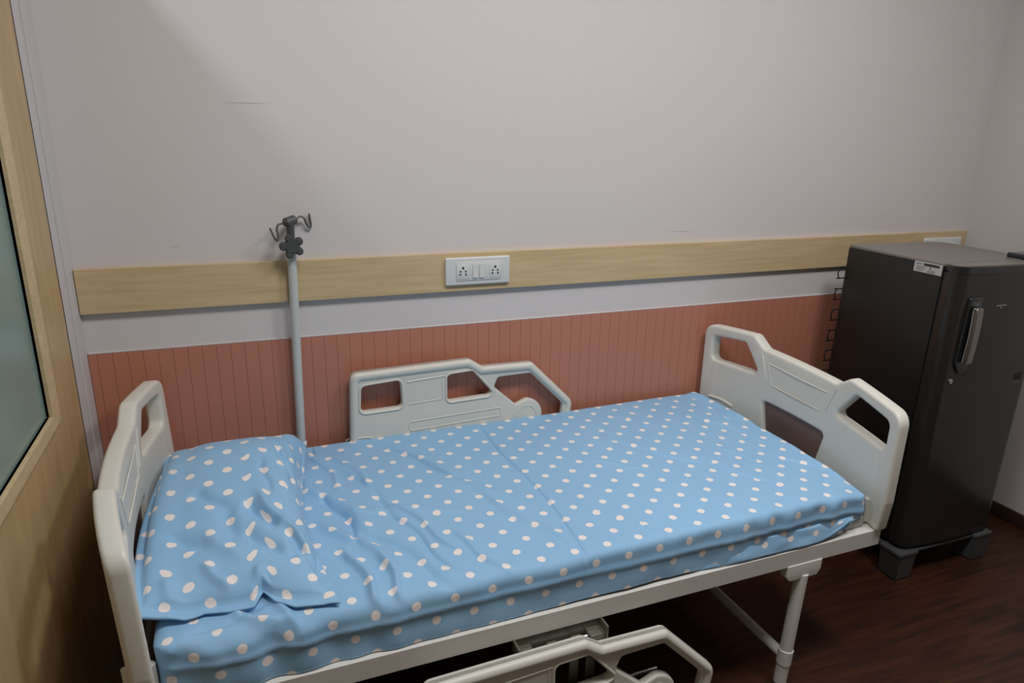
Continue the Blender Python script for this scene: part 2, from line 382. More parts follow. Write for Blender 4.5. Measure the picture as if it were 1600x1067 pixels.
YCUT = [-0.46+0.04*i for i in range(24)]
BOW = 0.266
def smooth_(t):
    t = max(0.0, min(1.0, t)); return t*t*(3-2*t)
def board_mesh(sign, extra=0.0):
    """end board; local plane (y,z) -> inner face looks along -sign*x ; bowed so its ends come towards the bed"""
    H = 0.478
    R = [(H-0.012, 0.513, 0.012), (H, 0.62, 0.05), (H, 0.932, 0.045), (0.236, 0.955, 0.03), (0.180, 0.915, 0.03)]
    Lf = [(-0.180, 0.915, 0.03), (-0.236, 0.955, 0.03), (-H, 0.932, 0.045), (-H, 0.62, 0.05), (-H+0.012, 0.513, 0.012)]
    notch = [(-H+0.09, 0.513, 0.01), (-H+0.10, 0.545, 0.02), (H-0.10, 0.545, 0.02), (H-0.09, 0.513, 0.01)]
    outl = fillet(R[:1]+R[1:]+Lf+notch, 0.02)
    holes = []
    for s in (1, -1):
        hp = [(s*0.432, 0.892, 0.022), (s*0.272, 0.912, 0.02), (s*0.190, 0.808, 0.014), (s*0.432, 0.793, 0.022)]
        holes.append(fillet(hp, 0.02))
    holes.append(fillet([(-0.157, 0.716), (0.157, 0.716), (0.128, 0.585), (-0.128, 0.585)], 0.016))
    bm = plate(outl, holes, 0.046, 0.011, YCUT)
    m = MB().bm(bm)
    zi = 0.023
    # relief: ridges and grooves on the inner and the outer face
    for zz in (zi, -zi):
        for s in (1, -1):
            m.tube([(s*0.186, 0.900, zz), (s*0.148, 0.800, zz)], 0.0028, 8, sub=1)
            if s > 0: m.tube([(s*0.150, 0.868, zz), (s*0.118, 0.790, zz)], 0.0024, 8, sub=1)
            # mattress stop knob
            m.tube([(s*0.405, 0.60, zz), (s*0.405, 0.55, zz), (s*0.405, 0.52, zz)], 0.011, 10, sub=1)
            if s > 0: m.tube([(s*0.42, 0.644, zz), (s*0.36, 0.648, zz), (s*0.30, 0.640, zz)], 0.006, 8, sub=4)
        m.tube([(-0.150, 0.868, zz), (0.150, 0.868, zz)], 0.0018, 8, sub=1)
        m.tube([(-0.118, 0.790, zz), (0.118, 0.790, zz)], 0.0024, 8, sub=1)
    # map: plane x->y, y->z, thickness->x
    out = []
    for (a, bz, t) in m.v:
        xx = -sign*BOW*a*a + (t+0.023)*1.0*sign
        out.append((xx, a, bz))
    m.v = [(a_, b_, c_+0.038*b_*smooth_((c_-0.6)/0.25)) for a_, b_, c_ in out]
    return m
def inlay_mesh(sign):
    bm = plate([(-0.162, 0.722), (0.162, 0.722), (0.162, 0.580), (-0.162, 0.580)], [], 0.016, 0.002, YCUT)
    m = MB().bm(bm)
    m.v = [(-sign*BOW*a*a+(t+0.023)*sign, a, bz) for a, bz, t in m.v]
    return m
fb = board_mesh(1).build('footboard', M['plastic'], bed, angle=40); fb.location = (0.0213, 0, 0)
hb = board_mesh(-1).build('headboard', M['plastic'], bed, angle=40); hb.location = (-2.141, 0, 0)
for v in hb.data.vertices: v.co.x -= 0.035*(v.co.z-0.72)
inlay_mesh(1).build('laminate_inlay', M['inlay'], fb)
inlay_mesh(-1).build('laminate_inlay', M['inlay'], hb)

# corner bumpers on the head end
for s in (1, -1):
    MB().cyl((XH-0.004, s*(HW-0.01), ZF-0.045), (XH-0.004, s*(HW-0.01), ZF-0.015), 0.05, seg=32, bev=0.008).build('corner_bumper', M['plastic'], bed)

# socket on the far rail that takes the drip pole
MB().box(-1.712, -1.672, HW-0.001, HW+0.014, 0.462, 0.506, 0.003).cyl((-1.6905, HW+0.034, 0.425), (-1.6905, HW+0.034, 0.505), 0.0195, seg=28, bev=0.002).build('pole_socket', M['metal'], bed)

# side rails
def siderail_mesh():
    rawo = [(0.868, 0.897, 0.025), (1.300, 0.906, 0.022), (1.350, 0.872, 0.02), (1.549, 0.868, 0.025), (1.728, 0.688, 0.045), (1.712, 0.575, 0.05),
                   (1.60, 0.522, 0.03), (0.885, 0.522, 0.03), (0.858, 0.62, 0.05)]
    outl = fillet(rawo, 0.02, 8); inn = fillet([(a, b_, 0.012) for a, b_ in offset_poly([q[:2] for q in rawo], 0.030)], 0.012, 6)
    A = fillet([(0.906, 0.845), (1.042, 0.853), (1.048, 0.752), (0.900, 0.750)], 0.016)
    B = fillet([(1.216, 0.853), (1.312, 0.858, 0.014), (1.390, 0.766, 0.012), (1.372, 0.756, 0.01), (1.216, 0.752)], 0.014)
    hump = [(1.530+0.068*math.cos(t), 0.652+0.068*math.sin(t), 0) for t in [math.radians(a) for a in range(-40, 100, 10)]]
    C2 = fillet([(1.412, 0.822, 0.016), (1.546, 0.824, 0.02), (1.688, 0.680, 0.03), (1.678, 0.602, 0.03), (1.635, 0.572, 0.02), (1.590, 0.590, 0.014)]
                + hump + [(1.488, 0.702, 0.008), (1.397, 0.785, 0.014)], 0.01)
    bm = plate(outl, [A, B, C2], 0.026, 0.007)
    m = MB().bm(bm)
    # thick rounded rim following the outline
    ring = plate(outl, [inn], 0.044, 0.0145)
    m.bm(ring)
    for zz in (0.013, -0.013):
        for q in (A, B):
            m.tube([(a, b_, zz) for a, b_ in offset_poly(q, -0.006)], 0.004, 8, sub=1, closed=True)
        # centre panel ridges
        m.tube([(1.068, 0.760, zz), (1.196, 0.765, zz), (1.196, 0.845, zz)], 0.0022, 6, sub=1)
        m.tube([(1.066, 0.845, zz), (1.206, 0.853, zz)], 0.003, 6, sub=1)
        # name plate recess outline
        m.tube([(a, b_, zz) for a, b_ in fillet([(1.07, 0.655), (1.425, 0.668), (1.425, 0.700), (1.07, 0.690)], 0.012)], 0.0024, 6, sub=1, closed=True)
        m.tube([(1.53+0.042*math.cos(t), 0.652+0.042*math.sin(t), zz) for t in [2*math.pi*k/24 for k in range(24)]], 0.0022, 6, sub=1, closed=True)
        m.tube([(0.90+0.075*math.cos(t), 0.600+0.055*math.sin(t), zz) for t in [math.pi*(0.0+k/16*0.75) for k in range(17)]], 0.003, 6, sub=1)
    m.v = [(a-BED0[0], t, b_) for a, b_, t in m.v]
    return m
def siderail(side, drop, yy, dx=0.0):
    rail = siderail_mesh().build('side_rail', M['plastic'], bed, angle=40)
    rail.location = (dx, yy, -drop)
    if side < 0: pass
    s = -side   # towards the bed middle
    z0 = ZF-HF
    # hinge bracket under the frame
    h = MB()
    hx0, hx1 = 1.112-BED0[0], 1.372-BED0[0]
    h.box(hx0, hx1, yy+s*0.055, yy+s*0.062, 0.385, z0, 0.001)
    h.box(hx0, hx0+0.05, yy+s*0.020, yy+s*0.060, 0.405, 0.432, 0.004).box(hx1-0.05, hx1, yy+s*0.020, yy+s*0.060, 0.405, 0.432, 0.004)
    h.box(hx1-0.006, hx1, yy+s*0.015, yy+s*0.062, 0.388, z0, 0.001).box(hx0, hx0+0.006, yy+s*0.015, yy+s*0.062, 0.388, z0, 0.001)
    hb_ = h.build('hinge_bracket', M['mech'], rail); hb_.location = (-dx, -yy, drop)
    r = MB(); r.cyl((hx0+0.04, yy+s*0.040, 0.418), (hx1-0.04, yy+s*0.040, 0.418), 0.007)
    zl = 0.24 if drop > 0.2 else 0.60
    xl = 1.555-BED0[0]
    r.cyl((hx0+0.02, yy+s*0.040, zl), (xl, yy+s*0.040, zl), 0.006)
    o = r.build('pivot_rod', M['chrome'], rail); o.location = (-dx, -yy, drop)
    for ax in (1.145, 1.215, 1.285, 1.335):
        a = MB(); c0 = ax-BED0[0]
        a.box(c0-0.014, c0+0.014, yy+s*0.036, yy+s*0.041, min(zl, 0.418)-0.015, max(zl, 0.418)+0.015, 0.002)
        o = a.build('swing_arm', M['mech'], rail); o.location = (-dx, -yy, drop)
    return rail
siderail(1, 0.0, 0.476)
siderail(-1, 0.452, -0.507, -0.010)

# legs with brackets, low cross bars
for xx in (-0.305, -1.86):
    for s in (-1, 1):
        yb = s*(HW-0.012)
        prof = fillet([(xx-0.067, ZF-HF+0.004, 0), (xx+0.067, ZF-HF+0.004, 0), (xx+0.067, 0.425, 0.02), (xx+0.052, 0.405, 0.01), (xx-0.055, 0.405, 0.014), (xx-0.067, 0.42, 0.01)], 0.01)
        bm = plate(prof, [], 0.030, 0.002)
        m = MB().bm(bm); m.v = [(a, t+yb, b_) for a, b_, t in m.v]
        br_ = m.build('leg_bracket', M['metal'], bed)
        lg = MB(); lg.cyl((xx+0.006, yb, 0.415), (xx-0.012, yb, 0.008), 0.0205, seg=28).cyl((xx-0.0065, yb, 0.135), (xx-0.009, yb, 0.078), 0.0235, seg=28, bev=0.003)
        L_ = lg.build('leg', M['metal'], bed)
        MB().cyl((xx-0.012, yb, 0.010), (xx-0.012, yb, 0.0), 0.0215, seg=24, bev=0.002).build('rubber_foot', M['darkplastic'], L_)
    MB().cyl((xx-0.010, -HW+0.012, 0.105), (xx-0.010, HW-0.012, 0.105), 0.0165, seg=20).build('cross_bar', M['metal'], bed)

# ------------------------------------------------------------------ cloth helpers
def smooth01(t): t = max(0.0, min(1.0, t)); return t*t*(3-2*t)
def crease_h(x, y, segs):
    h = 0.0
    for (x0, y0, x1, y1, wd, ht) in segs:
        dx, dy = x1-x0, y1-y0; L2 = dx*dx+dy*dy
        t = ((x-x0)*dx+(y-y0)*dy)/L2
        if t < -0.15 or t > 1.15: continue
        d = ((x-x0)*dy-(y-y0)*dx)/math.sqrt(L2)
        d += 0.012*math.sin(7*t+x0*9)*min(1, math.sqrt(L2)*3)
        if abs(d) > wd*3.2: continue
        tp = smooth01((t+0.15)/0.35)*smooth01((1.15-t)/0.35)
        h += ht*tp*math.exp(-(d/wd)**2)
    return h

def cloth_obj(name, verts, faces, uvs, material, parent=None):
    me = bpy.data.meshes.new(name); me.from_pydata(verts, [], faces); me.update()
    uvl = me.uv_layers.new(name='cloth')
    for l in me.loops: uvl.data[l.index].uv = uvs[l.vertex_index]
    me.materials.append(material)
    for p in me.polygons: p.use_smooth = True
    o = bpy.data.objects.new(name, me); col.objects.link(o)
    if parent: o.parent = parent
    return o

# creases in bed coordinates: (x0,y0,x1,y1,width,height)
CREASE = [
    (-1.045, 0.47, -1.052, -0.445, 0.0045, -0.0050),   # pressed fold across the bed
    (-1.60, 0.30, -1.47, -0.10, 0.012, -0.006), (-1.585, 0.36, -1.50, 0.05, 0.010, 0.005),
    (-1.47, -0.02, -1.36, -0.30, 0.009, 0.007), (-1.50, -0.05, -1.40, -0.36, 0.008, -0.006),
    (-1.44, 0.38, -1.22, 0.05, 0.011, -0.006), (-1.40, 0.36, -1.12, -0.12, 0.013, 0.005), (-1.22, -0.02, -1.08, -0.36, 0.012, 0.005),
    (-1.66, 0.40, -1.60, 0.12, 0.010, 0.006), (-1.655, 0.46, -1.665, 0.37, 0.005, -0.006),
    (-1.70, 0.20, -1.56, -0.12, 0.018, 0.010), (-1.66, 0.10, -1.60, -0.18, 0.010, -0.009),
    (-1.68, -0.05, -1.52, -0.34, 0.016, 0.010), (-1.58, -0.12, -1.42, -0.42, 0.016, -0.007),
    (-1.64, -0.20, -1.60, -0.44, 0.012, 0.012), (-1.56, -0.26, -1.545, -0.44, 0.010, 0.009),
    (-1.36, -0.20, -1.28, -0.42, 0.010, 0.006), (-1.62, 0.0, -1.30, -0.10, 0.014, 0.005),
    (-0.62, 0.10, -0.42, -0.12, 0.006, -0.0045), (-0.42, -0.10, -0.30, -0.33, 0.006, -0.005), (-0.30, 0.02, -0.24, -0.25, 0.007, 0.004),
    (-0.66, 0.30, -0.60, 0.05, 0.008, -0.003), (-0.50, 0.40, -0.46, 0.20, 0.007, 0.004), (-0.22, 0.25, -0.12, -0.05, 0.008, -0.004),
    (-0.15, -0.15, -0.03, -0.35, 0.008, -0.006), (-0.95, -0.20, -0.80, -0.42, 0.007, 0.003), (-0.80, 0.05, -0.66, -0.06, 0.006, 0.003),
    (-0.055, 0.47, -0.045, 0.12, 0.014, 0.008), (-0.095, 0.46, -0.080, 0.15, 0.010, -0.006), (-0.05, 0.10, -0.04, -0.30, 0.012, 0.004),
    (-1.95, -0.34, -1.80, -0.445, 0.012, 0.008), (-2.0, -0.40, -1.86, -0.36, 0.010, -0.005), (-1.83, -0.30, -1.80, -0.46, 0.012, 0.010),
]
ZT = 0.648
def build_sheet():
    x0, x1 = -2.085, -0.022; ym, yp = -0.438, 0.478; zb0 = 0.5155; rc = 0.032; zb = zb0
    drop = ZT-zb
    arc = rc*math.pi/2
    def ax(s, lo, hi, rc=rc):
        arc = rc*math.pi/2   # arc-length coordinate -> position along, drop
        if s < lo+rc:
            d = (lo+rc)-s
            if d < arc: t = d/rc; return lo+rc-rc*math.sin(t), rc*(1-math.cos(t))
            return lo, rc+(d-arc)
        if s > hi-rc:
            d = s-(hi-rc)
            if d < arc: t = d/rc; return hi-rc+rc*math.sin(t), rc*(1-math.cos(t))
            return hi, rc+(d-arc)
        return s, 0.0
    ext = arc-rc+(drop-rc)
    def spread_(lo, hi, n, edge):
        pts = [lo-ext+(ext+rc)*k/edge for k in range(edge)]
        pts += [lo+rc+(hi-lo-2*rc)*k/n for k in range(n+1)]
        pts += [hi-rc+(ext+rc)*(k+1)/edge for k in range(edge)]
        return pts
    S = spread_(x0, x1, 640, 16); T = spread_(ym, yp, 250, 20)
    vs = []; uv = []
    for s in S:
        X, dzs = ax(s, x0, x1, 0.042 if s > -1 else 0.03); zb = zb0+0.042*smooth01((s+0.17)/0.10)
        for t in T:
            Y, dzt = ax(t, ym, yp, (0.033-0.016*smooth01((s+1.35)/0.5)) if t < 0 else 0.022)
            # rounded plan corners
            rp = 0.065; q = 0.0
            dxe = min(X-x0, x1-X)
            if dxe < rp: q = rp-math.sqrt(max(0, rp*rp-(rp-dxe)**2))
            if Y > yp-rp-0.001: Y2 = min(Y, yp-q)
            elif Y < ym+rp+0.001: Y2 = max(Y, ym+q)
            else: Y2 = Y
            z = max(ZT-dzs-dzt, zb)
            side = smooth01(dzt/rc)
            # the ends sag a little
            h = 1.35*crease_h(s, t, CREASE)
            n1 = noise.noise(Vector((s*2.2, t*2.6, 0.3)))*0.0045+noise.noise(Vector((s*7, t*7, 2.3)))*0.0012
            # ripples along the near edge towards the foot
            near = smooth01((ym+0.10-t)/0.09) if t < ym+0.10 else 0
            amp = 0.0012+0.0025*smooth01((s+0.85)/0.4)+0.005*smooth01((-1.45-s)/0.2)
            rip = near*amp*noise.noise(Vector((s*17, t*3, 5.1)))*1.6
            top = 1-side
            z2 = z + (h+n1+rip*0.6)*top*(1-smooth01(dzs/rc))
            rc_ = math.hypot(min(0, X-(x1-0.0)), Y-ym); z2 = max(z2-0.014*smooth01(1-rc_/0.15), zb)
            # side face: piping line and soft bulge, tucked lower edge
            fl = 0.0
            if Y2 < 0 and dzt > 0:
                vz = (ZT-z)/drop
                fl = -0.005*math.exp(-((vz-0.42)/0.04)**2)-0.004*math.sin(min(1, vz)*math.pi)-0.006*smooth01((vz-0.6)/0.4)
                fl += side*(rip*1.2+0.004*noise.noise(Vector((s*9, vz*2.0, 7.7))) + 0.6*h)
            Y2 += fl
            if dzs > 0: X2 = X+0.004*noise.noise(Vector((t*8, z*9, 1.1)))
            else: X2 = X
            X2 -= 0.020*(Y/0.45)**2*smooth01((X+0.3)/0.3)
            vs.append((X2, Y2, z2)); uv.append((s, t))
    nT = len(T); fs = []
    for i in range(len(S)-1):
        for j in range(nT-1):
            fs.append((i*nT+j, (i+1)*nT+j, (i+1)*nT+j+1, i*nT+j+1))
    return vs, fs, uv
vs, fs, uv = build_sheet()
sheet = cloth_obj('bed_sheet', vs, fs, uv, M['sheet'])
sheet.location = (BED0[0], BED0[1], 0); sheet.rotation_euler = (0, 0, BROT)
tag(sheet, 'light blue cotton sheet with white dots stretched over the mattress', 'bed sheet')
# loose tail of the sheet hanging out by the foot end, over the frame edge
def sheet_tail():
    vs, fs, uv = [], [], []; n, k = 70, 8
    for i in range(n+1):
        a = i/n; X = -0.86+0.74*a
        ra = smooth01(a/0.45); wdt = 0.030*ra*(1-0.3*smooth01((a-0.9)/0.1))
        for j in range(k+1):
            b_ = j/k
            y = -0.4335-0.004*ra - wdt*b_*0.5*ra
            hh_ = 0.056*ra; z = 0.516+hh_ - b_*hh_*(1-0.85*smooth01((a-0.80)/0.2)) + 0.003*noise.noise(Vector((X*14, b_*2, 0)))*ra
            y += 0.004*noise.noise(Vector((X*11, b_*2, 4)))*ra
            if z < 0.5150: z = 0.5150
            vs.append((X, y, z)); uv.append((X+0.02, -0.53-b_*0.07))
    for i in range(n):
        for j in range(k): fs.append((i*(k+1)+j, (i+1)*(k+1)+j, (i+1)*(k+1)+j+1, i*(k+1)+j+1))
    return vs, fs, uv
vs, fs, uv = sheet_tail()
tl = cloth_obj('loose_hem', vs, fs, uv, M['sheet'], sheet)
tl.modifiers.new('s', 'SOLIDIFY').thickness = 0.0015

# ------------------------------------------------------------------ pillow
PCREASE = [  # in (u,v) metres: u 0..0.40 (head->foot), v 0..0.82 (near->far)
    (0.10, 0.40, 0.17, 0.33, 0.014, -0.012), (0.17, 0.33, 0.19, 0.20, 0.020, -0.014), (0.22, 0.32, 0.30, 0.24, 0.018, -0.018), (0.25, 0.36, 0.38, 0.16, 0.016, 0.014),
    (0.21, 0.23, 0.30, 0.14, 0.020, -0.016), (0.30, 0.13, 0.37, 0.17, 0.014, -0.012), (0.12, 0.24, 0.20, 0.13, 0.016, 0.008), (0.05, 0.26, 0.13, 0.18, 0.016, -0.010),
    (0.12, 0.13, 0.17, 0.05, 0.012, 0.010), (0.24, 0.10, 0.25, 0.02, 0.012, 0.012), (0.05, 0.10, 0.07, 0.02, 0.014, 0.012), (0.27, 0.52, 0.29, 0.36, 0.012, -0.007),
    (0.33, 0.62, 0.38, 0.42, 0.010, -0.010), (0.36, 0.70, 0.39, 0.55, 0.008, 0.008), (0.16, 0.58, 0.28, 0.50, 0.018, -0.004), (0.33, 0.22, 0.40, 0.10, 0.014, -0.010),
]
def build_pillow():
    # corners in bed coordinates (x,y): head-near, foot-near, foot-far, head-far
    FLc, FRc, BRc, BLc = (-2.092, -0.352), (-1.688, -0.420), (-1.672, 0.425), (-2.098, 0.440)
    nu, nv = 90, 150; UL, VL = 0.42, 0.84; fl = 0.028
    vs, uv, fs = [], [], []
    def surf(u, v, topside):
        a, b_ = u/UL, v/VL
        x = (FLc[0]*(1-a)+FRc[0]*a)*(1-b_)+(BLc[0]*(1-a)+BRc[0]*a)*b_
        y = (FLc[1]*(1-a)+FRc[1]*a)*(1-b_)+(BLc[1]*(1-a)+BRc[1]*a)*b_
        # distances from the stuffed part's edge
        flL = 0.014; flR = 0.028-0.022*smooth01((b_-0.12)/0.15)
        du = min(u-flL, UL-flR-u); dv = min(v-fl, VL-fl-v)
        cu_ = (flL+UL-flR)/2; hu_ = (UL-flR-flL)/2
        pu = max(0, 1-abs((u-cu_)/hu_)**3.8); pv = max(0, 1-abs((v-VL/2)/(VL/2-fl))**4.0)
        ins = (pu**0.55)*(pv**0.55) if (du > 0 and dv > 0) else 0
        H = 0.078+0.082*smooth01((b_-0.10)/0.62)
        ht = H*ins
        # pinch waist: long edges curve in slightly
        x += (-0.048*math.sin(math.pi*min(1, b_*0.95+0.03))**1.2 if a > 0.5 else -0.036*math.sin(math.pi*min(1, b_+0.15))-0.008)*abs(2*a-1)**2
        y += 0.010*math.sin(math.pi*a)*(1 if b_ < 0.5 else -1)*abs(2*b_-1)**2
        hx = [(-2.10, 0.0), (-2.02, -0.004), (-1.98, 0.012), (-1.93, 0.006), (-1.875, 0.012), (-1.854, 0.058), (-1.83, 0.018), (-1.79, -0.002), (-1.68, 0.0)]
        for (xa, ya), (xb_, yb2) in zip(hx[:-1], hx[1:]):
            if xa <= x <= xb_: y += (ya+(yb2-ya)*(x-xa)/(xb_-xa))*max(0, 1-b_/0.13)**1.5
        base = ZT+0.007
        lift = 0.0
        # head-side flange is pushed up by the headboard
        hd = smooth01((0.09-u)/0.09)
        lift += hd*(0.028+0.020*b_)
        lift += 0.034*smooth01((a-0.72)/0.22)*smooth01((b_-0.78)/0.13)
        # near flange drops lightly on the mattress edge and waves
        wv = 0.010*noise.noise(Vector((u*14, v*3, 1.7)))
        if dv < 0.03 and b_ < 0.5: lift += max(0, wv)*1.4*smooth01((0.03-dv)/0.03)
        if du < 0.03 and a > 0.5: lift += max(0, 0.012*noise.noise(Vector((v*11, 3.1, 0.2))))*smooth01((0.03-du)/0.03)
        cr = 1.15*crease_h(u, v, PCREASE)*min(1, ins*1.5+0.35) + 0.006*noise.noise(Vector((u*6, v*5, 8)))*min(1, ins*2)
        if topside:
            z = base+0.003+ht*0.93+lift+cr*(1 if ins > 0.02 else 0.5)
            return (x, y, max(z, base+0.0035))
        return (x, y, base+lift*0.8+0.002*ins)
    for side in (True, False):
        for i in range(nu+1):
            for j in range(nv+1):
                u, v = UL*i/nu, VL*j/nv
                vs.append(surf(u, v, side)); uv.append((u, v))
    # cloth coordinates follow the surface length so that the dots are not stretched
    n = (nu+1)*(nv+1); g_ = lambda i, j: Vector(vs[i*(nv+1)+j])
    for j in range(nv+1):
        acc = 0.0; row = [0.0]
        for i in range(nu): acc += (g_(i+1, j)-g_(i, j)).length; row.append(acc)
        mid = row[nu//2]
        for i in range(nu+1): uv[i*(nv+1)+j] = (row[i]-mid, 0)
    for i in range(nu+1):
        acc = 0.0; row = [0.0]
        for j in range(nv): acc += (g_(i, j+1)-g_(i, j)).length; row.append(acc)
        for j in range(nv+1): uv[i*(nv+1)+j] = (uv[i*(nv+1)+j][0], row[j])
    for q in range(n): uv[n+q] = (uv[q][0]+0.3, uv[q][1])
    idx = lambda i, j, s=0: s*n+i*(nv+1)+j
    for i in range(nu):
        for j in range(nv):
            fs.append((idx(i, j), idx(i+1, j), idx(i+1, j+1), idx(i, j+1)))
            fs.append((idx(i, j, 1), idx(i, j+1, 1), idx(i+1, j+1, 1), idx(i+1, j, 1)))
    for i in range(nu):
        fs.append((idx(i, 0), idx(i, 0, 1), idx(i+1, 0, 1), idx(i+1, 0))); fs.append((idx(i, nv), idx(i+1, nv), idx(i+1, nv, 1), idx(i, nv, 1)))
    for j in range(nv):
        fs.append((idx(0, j), idx(0, j+1), idx(0, j+1, 1), idx(0, j, 1))); fs.append((idx(nu, j), idx(nu, j, 1), idx(nu, j+1, 1), idx(nu, j+1)))
    return vs, fs, uv
vs, fs, uv = build_pillow()
pil = cloth_obj('pillow', vs, fs, uv, M['pillow'])
pil.location = (BED0[0], BED0[1], 0); pil.rotation_euler = (0, 0, BROT)
tag(pil, 'plump pillow in a light blue dotted case against the headboard', 'pillow')

# ------------------------------------------------------------------ drip stand pole fixed behind the bed
iv = thing('iv_pole', 'slim pale metal drip pole with two hooks standing behind the pillow', 'iv pole', (0.685, -0.4285, 0.46), 0)
iv.rotation_euler = (0, math.radians(1.1), math.radians(0))
PH = 0.87
MB().cyl((0, 0, 0), (0, 0, PH), 0.0145, seg=28).build('pole', M['pole'], iv)
MB().cyl((0, 0, PH-0.01), (0, 0, PH+0.012), 0.017, seg=28, bev=0.003).build('collar', M['pole'], iv)
MB().cyl((0, 0, PH), (0, 0, PH+0.085), 0.0125, seg=24).build('inner_rod', M['darkplastic'], iv)
k = MB()
kc = Vector((0.000, -0.030, PH+0.014))
k.cyl(kc+Vector((0, -0.012, 0)), kc+Vector((0, 0.010, 0)), 0.024, seg=30, bev=0.004)
for q in range(5):
    an = math.radians(90+18+72*q)
    c = kc+Vector((math.cos(an)*0.0265, 0, math.sin(an)*0.0265))
    k.cyl(c+Vector((0, -0.013, 0)), c+Vector((0, 0.011, 0)), 0.0125, seg=20, bev=0.004)
k.cyl(kc+Vector((0, 0.01, 0)), (kc.x, 0, kc.z), 0.008)
k.build('star_knob', M['darkplastic'], iv)
th = math.radians(15); tw = math.radians(25)
Th = Matrix.Translation((0, 0, PH+0.088)) @ Matrix.Rotation(tw, 4, 'Z') @ Matrix.Rotation(-th, 4, 'Y')
MB().cyl((-0.021, 0, 0), (0.021, 0, 0), 0.0155, seg=28, bev=0.005, T=Th).build('hook_head', M['darkplastic'], iv)
for s in (-1, 1):
    pts = [(s*0.020, 0, 0.0), (s*0.040, 0, 0.003), (s*0.050, 0, -0.008), (s*0.053, 0, -0.030), (s*0.059, 0, -0.043), (s*0.066, 0, -0.036), (s*0.069, 0, -0.015), (s*0.071, 0, 0.002)]
    MB().tube(pts, 0.0034, 10, T=Th).build('hook', M['hook'], iv)

# ------------------------------------------------------------------ refrigerator on its plastic stand
FX0, FX1, FY0, FY1, FZ0, FZ1 = 2.905, 3.425, -0.985, -0.550, 0.140, 1.278
fr = thing('refrigerator', 'dark brown single-door refrigerator with a chrome handle in the corner', 'refrigerator', (FX0, FY0, FZ0), 0)
fr.rotation_euler = (0, math.radians(0.6), 0)
Wd, Dp, Hh = FX1-FX0, FY1-FY0, FZ1-FZ0
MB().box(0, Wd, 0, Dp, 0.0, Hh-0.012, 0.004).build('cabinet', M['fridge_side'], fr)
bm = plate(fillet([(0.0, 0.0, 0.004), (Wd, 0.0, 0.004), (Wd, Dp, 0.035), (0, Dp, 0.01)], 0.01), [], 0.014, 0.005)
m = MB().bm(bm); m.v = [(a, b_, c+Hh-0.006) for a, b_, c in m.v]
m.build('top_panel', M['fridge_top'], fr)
# door: plan profile with big rounded left/right edges, gentle bulge
def door_profile(inset=0.0, y_back=-0.006):
    pts = [(0.004+inset, y_back), (0.004+inset, -0.030)]
    n = 10; r = 0.045
    for k_ in range(n+1):
        t = math.pi/2*k_/n; pts.append((0.004+inset+r-r*math.cos(t), -0.030-r*math.sin(t)*0.95))
    for k_ in range(1, 12):
        q = k_/12; xx = 0.004+r+(Wd-0.008-2*r)*q; pts.append((xx, -0.0728-0.010*math.sin(math.pi*q)))
    for k_ in range(n+1):
        t = math.pi/2*(1-k_/n); pts.append((Wd-0.004-inset-r+r*math.cos(t), -0.030-r*math.sin(t)*0.95))
    pts += [(Wd-0.004-inset, -0.030), (Wd-0.004-inset, y_back)]
    return pts
def extrude_profile(mb, pts, z0, z1, bev=0.0):
    n = len(pts)
    bm = bmesh.new(); a = [bm.verts.new((p_[0], p_[1], z0)) for p_ in pts]; b2 = [bm.verts.new((p_[0], p_[1], z1)) for p_ in pts]
    bm.faces.new(a[::-1]); bm.faces.new(b2)
    for i in range(n): bm.faces.new((a[i], a[(i+1) % n], b2[(i+1) % n], b2[i]))
    if bev:
        e = [e for e in bm.edges if abs(e.verts[0].co.z-e.verts[1].co.z) < 1e-6]
        bmesh.ops.bevel(bm, geom=e, offset=bev, segments=3, affect='EDGES')
    mb.bm(bm)
dz0, dz1 = 0.012, Hh-0.008
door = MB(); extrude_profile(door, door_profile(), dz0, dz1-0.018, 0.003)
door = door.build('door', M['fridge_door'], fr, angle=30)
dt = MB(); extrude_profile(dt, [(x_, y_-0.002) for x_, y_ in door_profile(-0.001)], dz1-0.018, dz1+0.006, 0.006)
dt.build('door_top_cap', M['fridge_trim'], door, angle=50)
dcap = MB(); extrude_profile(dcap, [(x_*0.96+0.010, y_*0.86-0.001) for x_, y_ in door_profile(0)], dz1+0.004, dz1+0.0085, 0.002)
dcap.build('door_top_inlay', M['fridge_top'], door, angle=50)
dbm = MB(); extrude_profile(dbm, [(x_, y_-0.001) for x_, y_ in door_profile()], dz0-0.012, dz0+0.002, 0.003)
dbm.build('door_bottom_cap', M['fridge_trim'], door, angle=50)
MB().box(0.008, Wd-0.008, -0.008, 0.001, 0.02, Hh-0.03).build('door_gasket', M['black'], fr)
# handle: black recess frame with a chrome grip
def yfront(xx): return -0.0728-0.010*math.sin(math.pi*min(1, max(0, (xx-0.049)/(Wd-0.098))))
hx0_, hx1_ = 0.058, 0.128; hz0, hz1 = 0.742, 1.026
fill_ = fillet([(hx0_, hz0+0.03, 0.012), (hx0_+0.022, hz0-0.004, 0.008), (hx1_, hz0, 0.012), (hx1_+0.002, hz1, 0.010), (hx0_+0.004, hz1, 0.010)], 0.01)
bm = plate(fill_, [], 0.012, 0.004)
m = MB().bm(bm); m.v = [(a, c-0.0775, b_) for a, b_, c in m.v]
rec = m.build('handle_surround', M['fridge_trim'], door)
hnd = MB()
bm = bmesh.new(); bmesh.ops.create_cube(bm, size=1)
for v in bm.verts:
    xx = 0.095+v.co.x*0.036; zz = 0.885+v.co.z*0.212
    v.co = Vector((xx, -0.096+v.co.y*0.020, zz))
bmesh.ops.subdivide_edges(bm, edges=[e for e in bm.edges if abs(e.verts[0].co.z-e.verts[1].co.z) > 0.1], cuts=8)
for v in bm.verts: v.co.y -= 0.004*(1-((v.co.z-0.885)/0.106)**2)
